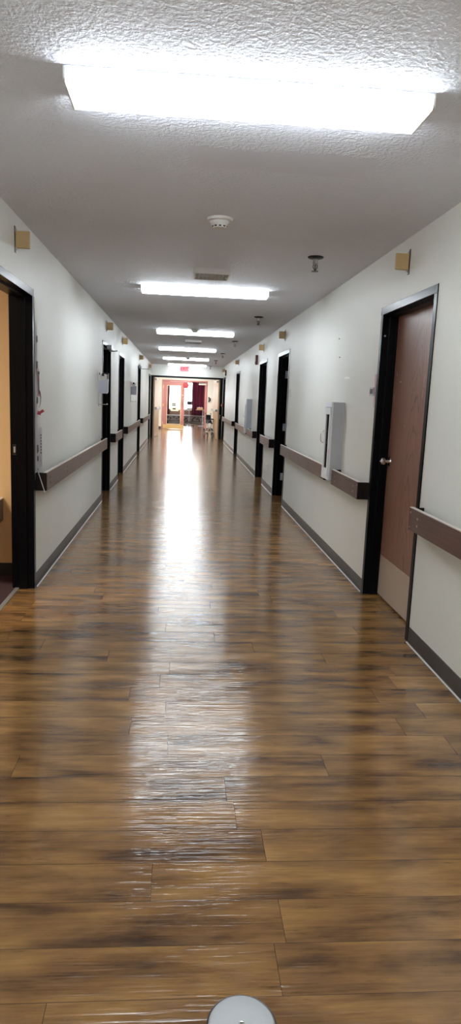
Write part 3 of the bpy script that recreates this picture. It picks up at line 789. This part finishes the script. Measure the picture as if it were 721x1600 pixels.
# wall phone
t = thing('wall_phone', 'dark wall phone on the cream lobby wall right of the pink doors', 'phone', (1.27, YP, 1.36))
obj('back_plate', box(B(), -.07, .07, -.02, 0, -.13, .13, .01), 'white_plastic', t); obj('handset', box(box(box(B(), -.055, .0, -.06, -.02, -.11, -.06, .01), -.055, .0, -.06, -.02, .06, .11, .01), -.045, -.012, -.075, -.05, -.10, .10, .01), 'dark_metal', t)
obj('key_pad', box(B(), .012, .055, -.026, -.019, -.08, .07, .002), 'black', t)

# ------------------------------------------------------------------ sunroom
YW = 38.0
WZ0, WZ1 = .72, 2.25
for nm, a in (('wall_sunroom_left', -4.6), ('wall_sunroom_right', 4.5)): obj(nm, box(B(), a, a+.1, YP+.14, YW, 0, ZC), 'wall', kind='structure')
WX = [(-3.4, -1.7), (-1.55, .0), (.06, 1.7), (2.0, 3.7)]
bm = B(); box(bm, -4.6, 4.6, YW, YW+.15, 0, WZ0); box(bm, -4.6, 4.6, YW, YW+.15, WZ1, ZC); x = -4.6
for a, b_ in WX: box(bm, x, a, YW, YW+.15, WZ0, WZ1); x = b_
box(bm, x, 4.6, YW, YW+.15, WZ0, WZ1)
obj('wall_sunroom_end', bm, 'wall', kind='structure')
obj('trim_wainscot', box(B(), -4.5, 4.5, YW-.02, YW, .45, WZ0-.03), 'brown_panel', kind='structure')
obj('trim_ledge', box(B(), -4.5, 4.5, YW-.16, YW-.02, .40, .46, .005), 'grey_sill', kind='structure')
for i, (a, b_) in enumerate(WX):
    w = struct_empty('window_%d' % (i+1)); bm = B(); f = .05
    ring(lambda p, q, c, d: box(bm, p, q, YW, YW+.08, c, d), a, b_, WZ0, WZ1, f, f, f, f)
    obj('window_frame', bm, 'white_plastic', w)
    bm = B(); mx = (a+b_)/2+.10; box(bm, mx-.012, mx+.012, YW+.02, YW+.06, WZ0+f, WZ1-f); box(bm, a+f, b_-f, YW+.02, YW+.06, 1.78, 1.805)
    obj('window_bars', bm, 'grey_enamel', w)
    obj('pane', box(B(), a+f, b_-f, YW+.038, YW+.044, WZ0+f, WZ1-f), 'glass', w)
def curtain(label, x0, x1, z0=.46, z1=2.30, y=YW-.30):
    t = thing('curtain', label, 'curtain', ((x0+x1)/2, y, z0), 0, 'maroon curtains at the sunroom windows')
    n = int((x1-x0)*60); w = x1-x0; bm = B(); rows = []
    for zz in (0, .4, .8, 1.0):
        rows.append([bm.verts.new((-w/2+w*i/n, .045*math.sin(i*.62)*(1.1-.35*zz)+.015*math.sin(i*.23), zz*(z1-z0))) for i in range(n+1)])
    for A, C in zip(rows, rows[1:]):
        for i in range(n): bm.faces.new((A[i], A[i+1], C[i+1], C[i]))
    bmesh.ops.solidify(bm, geom=bm.faces[:], thickness=.004)
    obj('cloth', bm, 'curtain', t, smooth=80)
    obj('rod', tube(B(), [(-w/2-.08, 0, z1-z0+.01), (w/2+.08, 0, z1-z0+.01)], .014, 10), 'dark_metal', t)
curtain('dark maroon curtain seen through the open half of the pink doorway', .60, 1.75)
curtain('dark maroon curtain seen through the glass of the pink door', -1.25, -.62)
# low patterned bench under the window
t = thing('patterned_bench', 'low dark patterned bench along the far window wall', 'bench', (.3, YW-.42, 0))
obj('cushion', box(B(), -1.1, 1.1, -.22, .2, .12, .38, .03), 'pattern', t)
for x in (-1.0, 1.0):
    for y in (-.16, .14): obj('leg', box(B(), x-.03, x+.03, y-.03, y+.03, 0, .13, .004), 'black_steel', t)

# vital signs monitor on a rolling stand
t = thing('monitor_stand', 'small grey monitor on a wheeled pole stand beyond the open pink doorway', 'monitor', (.43, 34.2, 0))
obj('pole', tube(B(), [(0, 0, .09), (0, 0, 1.05)], .016, 12), 'steel', t)
for k in range(5):
    a = 2*math.pi*k/5+.3; c, s_ = math.cos(a), math.sin(a)
    lg = obj('leg', tube(B(), [(0, 0, .10), (c*.25, s_*.25, .075)], [.018, .012], 8), 'grey_enamel', t)
    obj('caster', lathe(B(), [(0, -.012), (.032, -.012), (.035, 0), (.032, .012), (0, .012)], 16, (c*.25, s_*.25, .036), 'y', close=False), 'rubber', lg)
mo = obj('monitor', box(B(), -.12, .12, -.05, .03, 1.05, 1.24, .012), 'grey_plastic', t)
obj('screen', box(B(), -.10, .10, -.053, -.049, 1.08, 1.22), 'dark_metal', mo)
obj('basket', box(box(box(B(), -.13, .13, -.12, .12, .80, .81), -.13, .13, -.12, -.11, .80, .90), -.13, -.12, -.12, .12, .80, .90), 'white_plastic', t)
obj('cable', tube(B(), [(.12, -.03, 1.1), (.20, -.05, 1.0), (.22, -.05, .86), (.14, -.06, .78), (.05, -.03, .72)], .008, 8), 'rubber', t)
# side table with a box of supplies
t = thing('side_table', 'small tan topped side table just inside the open pink door', 'table', (1.0, 34.5, 0))
obj('table_top', box(B(), -.24, .24, -.2, .2, .80, .83, .006), 'wood_seat', t); obj('post', tube(B(), [(.12, 0, .03), (.12, 0, .80)], .022, 12), 'grey_plastic', t); obj('base', box(B(), -.1, .24, -.18, .18, 0, .03, .006), 'grey_plastic', t)
t = thing('supply_box', 'open tan supply box standing on the side table', 'box', (.97, 34.45, .83))
obj('carton', box(box(box(box(box(B(), -.15, .15, -.08, .08, 0, .008), -.15, .15, -.08, -.074, 0, .10), -.15, .15, .074, .08, 0, .10), -.15, -.144, -.08, .08, 0, .10), .144, .15, -.08, .08, 0, .10), 'pale_wood', t)
for i in range(4): obj('packet', box(B(), -.12+.06*i, -.075+.06*i, -.05, .05, .01, .11+.015*(i % 2), .004), 'paper', t)

# ------------------------------------------------------------------ folded wheelchair by the right leaf
def wheelchair():
    t = thing('wheelchair', 'folded black and silver wheelchair parked by the right double door leaf', 'wheelchair', (1.06, 24.75, 0), math.radians(8))
    for s in (-1, 1):
        x = s*.10
        sf = obj('side_frame', tube(tube(tube(B(), [(x, -.22, .14), (x, -.24, .44), (x, -.20, .50), (x, .20, .50), (x, .25, .52), (x, .26, .84), (x, .36, .86)], .012, 10),
                 [(x, -.22, .22), (x, .22, .22)], .011, 10), [(x, .24, .16), (x, .25, .52)], .012, 10), 'steel', t, smooth=50)
        obj('hand_grip', tube(B(), [(x, .28, .848), (x, .40, .868)], .018, 10), 'rubber', t, smooth=50)
        obj('armrest', box(B(), x-.022, x+.022, -.16, .20, .66, .69, .008), 'black_fabric', t)
        obj('armrest_post', tube(tube(B(), [(x, -.12, .50), (x, -.12, .66)], .009, 8), [(x, .17, .50), (x, .17, .66)], .009, 8), 'steel', t)
        wx = s*.145
        w = obj('rear_wheel', tube(B(), [(wx, .22+.15*math.cos(a*math.pi/14), .165+.15*math.sin(a*math.pi/14)) for a in range(28)], .015, 8, closed=True), 'rubber', t, smooth=60)
        sp = B(); tube(sp, [(wx-.02, .22, .165), (wx+.02, .22, .165)], .02, 12)
        for q in range(8):
            a = q*math.pi/4; tube(sp, [(wx, .22, .165), (wx, .22+.145*math.cos(a), .165+.145*math.sin(a))], .004, 6)
        obj('spokes', sp, 'steel', w)
        w = obj('front_wheel', tube(B(), [(x, -.22+.085*math.cos(a*math.pi/12), .10+.085*math.sin(a*math.pi/12)) for a in range(24)], .015, 8, closed=True), 'rubber', t, smooth=60)
        obj('hub', lathe(B(), [(0, -.015), (.05, -.006), (.055, 0), (.05, .006), (0, .015)], 20, (x, -.22, .10), 'x', close=False), 'grey_enamel', w)
        obj('foot_plate', box(B(), x-.05, x-.04, -.36, -.24, .12, .22, .003), 'black_fabric', t)
    sx = obj('cross_brace', tube(tube(B(), [(-.10, 0, .22), (.10, 0, .48)], .010, 8), [(.10, .02, .22), (-.10, .02, .48)], .010, 8), 'steel', t)
    # sling seat and back folded up between the frames
    obj('sling_seat', prism(B(), [(-.10, .49), (-.03, .62), (0, .64), (.03, .62), (.10, .49), (.03, .58), (0, .60), (-.03, .58)], 'y', -.18, .20), 'black_fabric', t)
    obj('sling_back', prism(B(), [(-.10, .26), (-.03, .33), (0, .34), (.03, .33), (.10, .26), (.03, .30), (0, .31), (-.03, .30)], 'z', .52, .82), 'black_fabric', t)
wheelchair()

# ------------------------------------------------------------------ world and lamps
wd = bpy.data.worlds.new('world'); SC.world = wd; wd.use_nodes = True
bg = wd.node_tree.nodes['Background']; bg.inputs[0].default_value = (.93, .96, 1.0, 1); bg.inputs[1].default_value = 12.0
def area(name, loc, size, rot, power, col=(1, 1, 1)):
    l = bpy.data.lights.new(name, 'AREA'); l.shape = 'RECTANGLE'; l.size, l.size_y = size; l.energy = power; l.color = col
    o = bpy.data.objects.new(name, l); COL.objects.link(o); o.location = loc; o.rotation_euler = rot; return o
for a, b_ in WX:   # daylight through the sunroom windows
    o = area('window_portal', ((a+b_)/2, YW+.14, (WZ0+WZ1)/2), (b_-a, WZ1-WZ0), (-math.pi/2, 0, 0), 1)
    o.data.cycles.is_portal = True
area('corridor_lamp_behind', (.2, -1.9, ZC-.06), (1.2, .2), (0, 0, 0), 42, (.94, .98, 1.0))   # the corridor's lights go on behind the camera
area('ochre_room_fill', (-2.6, 3.2, ZC-.02), (1.2, .4), (0, 0, 0), 45, (1, .90, .76))  # unseen light without a fixture, added to brighten the ochre room

# ------------------------------------------------------------------ camera
f_px = 1053.883
Rr = [[0.9965903294, -0.0722088486, 0.0399198884], [-0.0272931532, 0.1680789917, 0.9853956243], [0.0778639580, 0.9831252894, -0.1655350905]]
cam = bpy.data.cameras.new('camera'); co = bpy.data.objects.new('camera', cam); COL.objects.link(co)
cam.sensor_fit = 'VERTICAL'; cam.sensor_height = 24; cam.lens = f_px*24/1600
mw = Matrix(((Rr[0][0], Rr[1][0], -Rr[2][0], 0), (Rr[0][1], Rr[1][1], -Rr[2][1], 0), (Rr[0][2], Rr[1][2], -Rr[2][2], 1.43882), (0, 0, 0, 1)))
co.matrix_world = mw
cam.clip_start = .02
SC.camera = co
SC.view_settings.view_transform = 'Standard'; SC.view_settings.look = 'None'
SC.view_settings.gamma = 1; SC.view_settings.use_curve_mapping = False
SC.view_settings.exposure = 1.0
SC.cycles.use_denoising = True
SC.cycles.max_bounces = 12; SC.cycles.diffuse_bounces = 6; SC.cycles.glossy_bounces = 5; SC.cycles.transparent_max_bounces = 12
SC.cycles.sample_clamp_indirect = 6
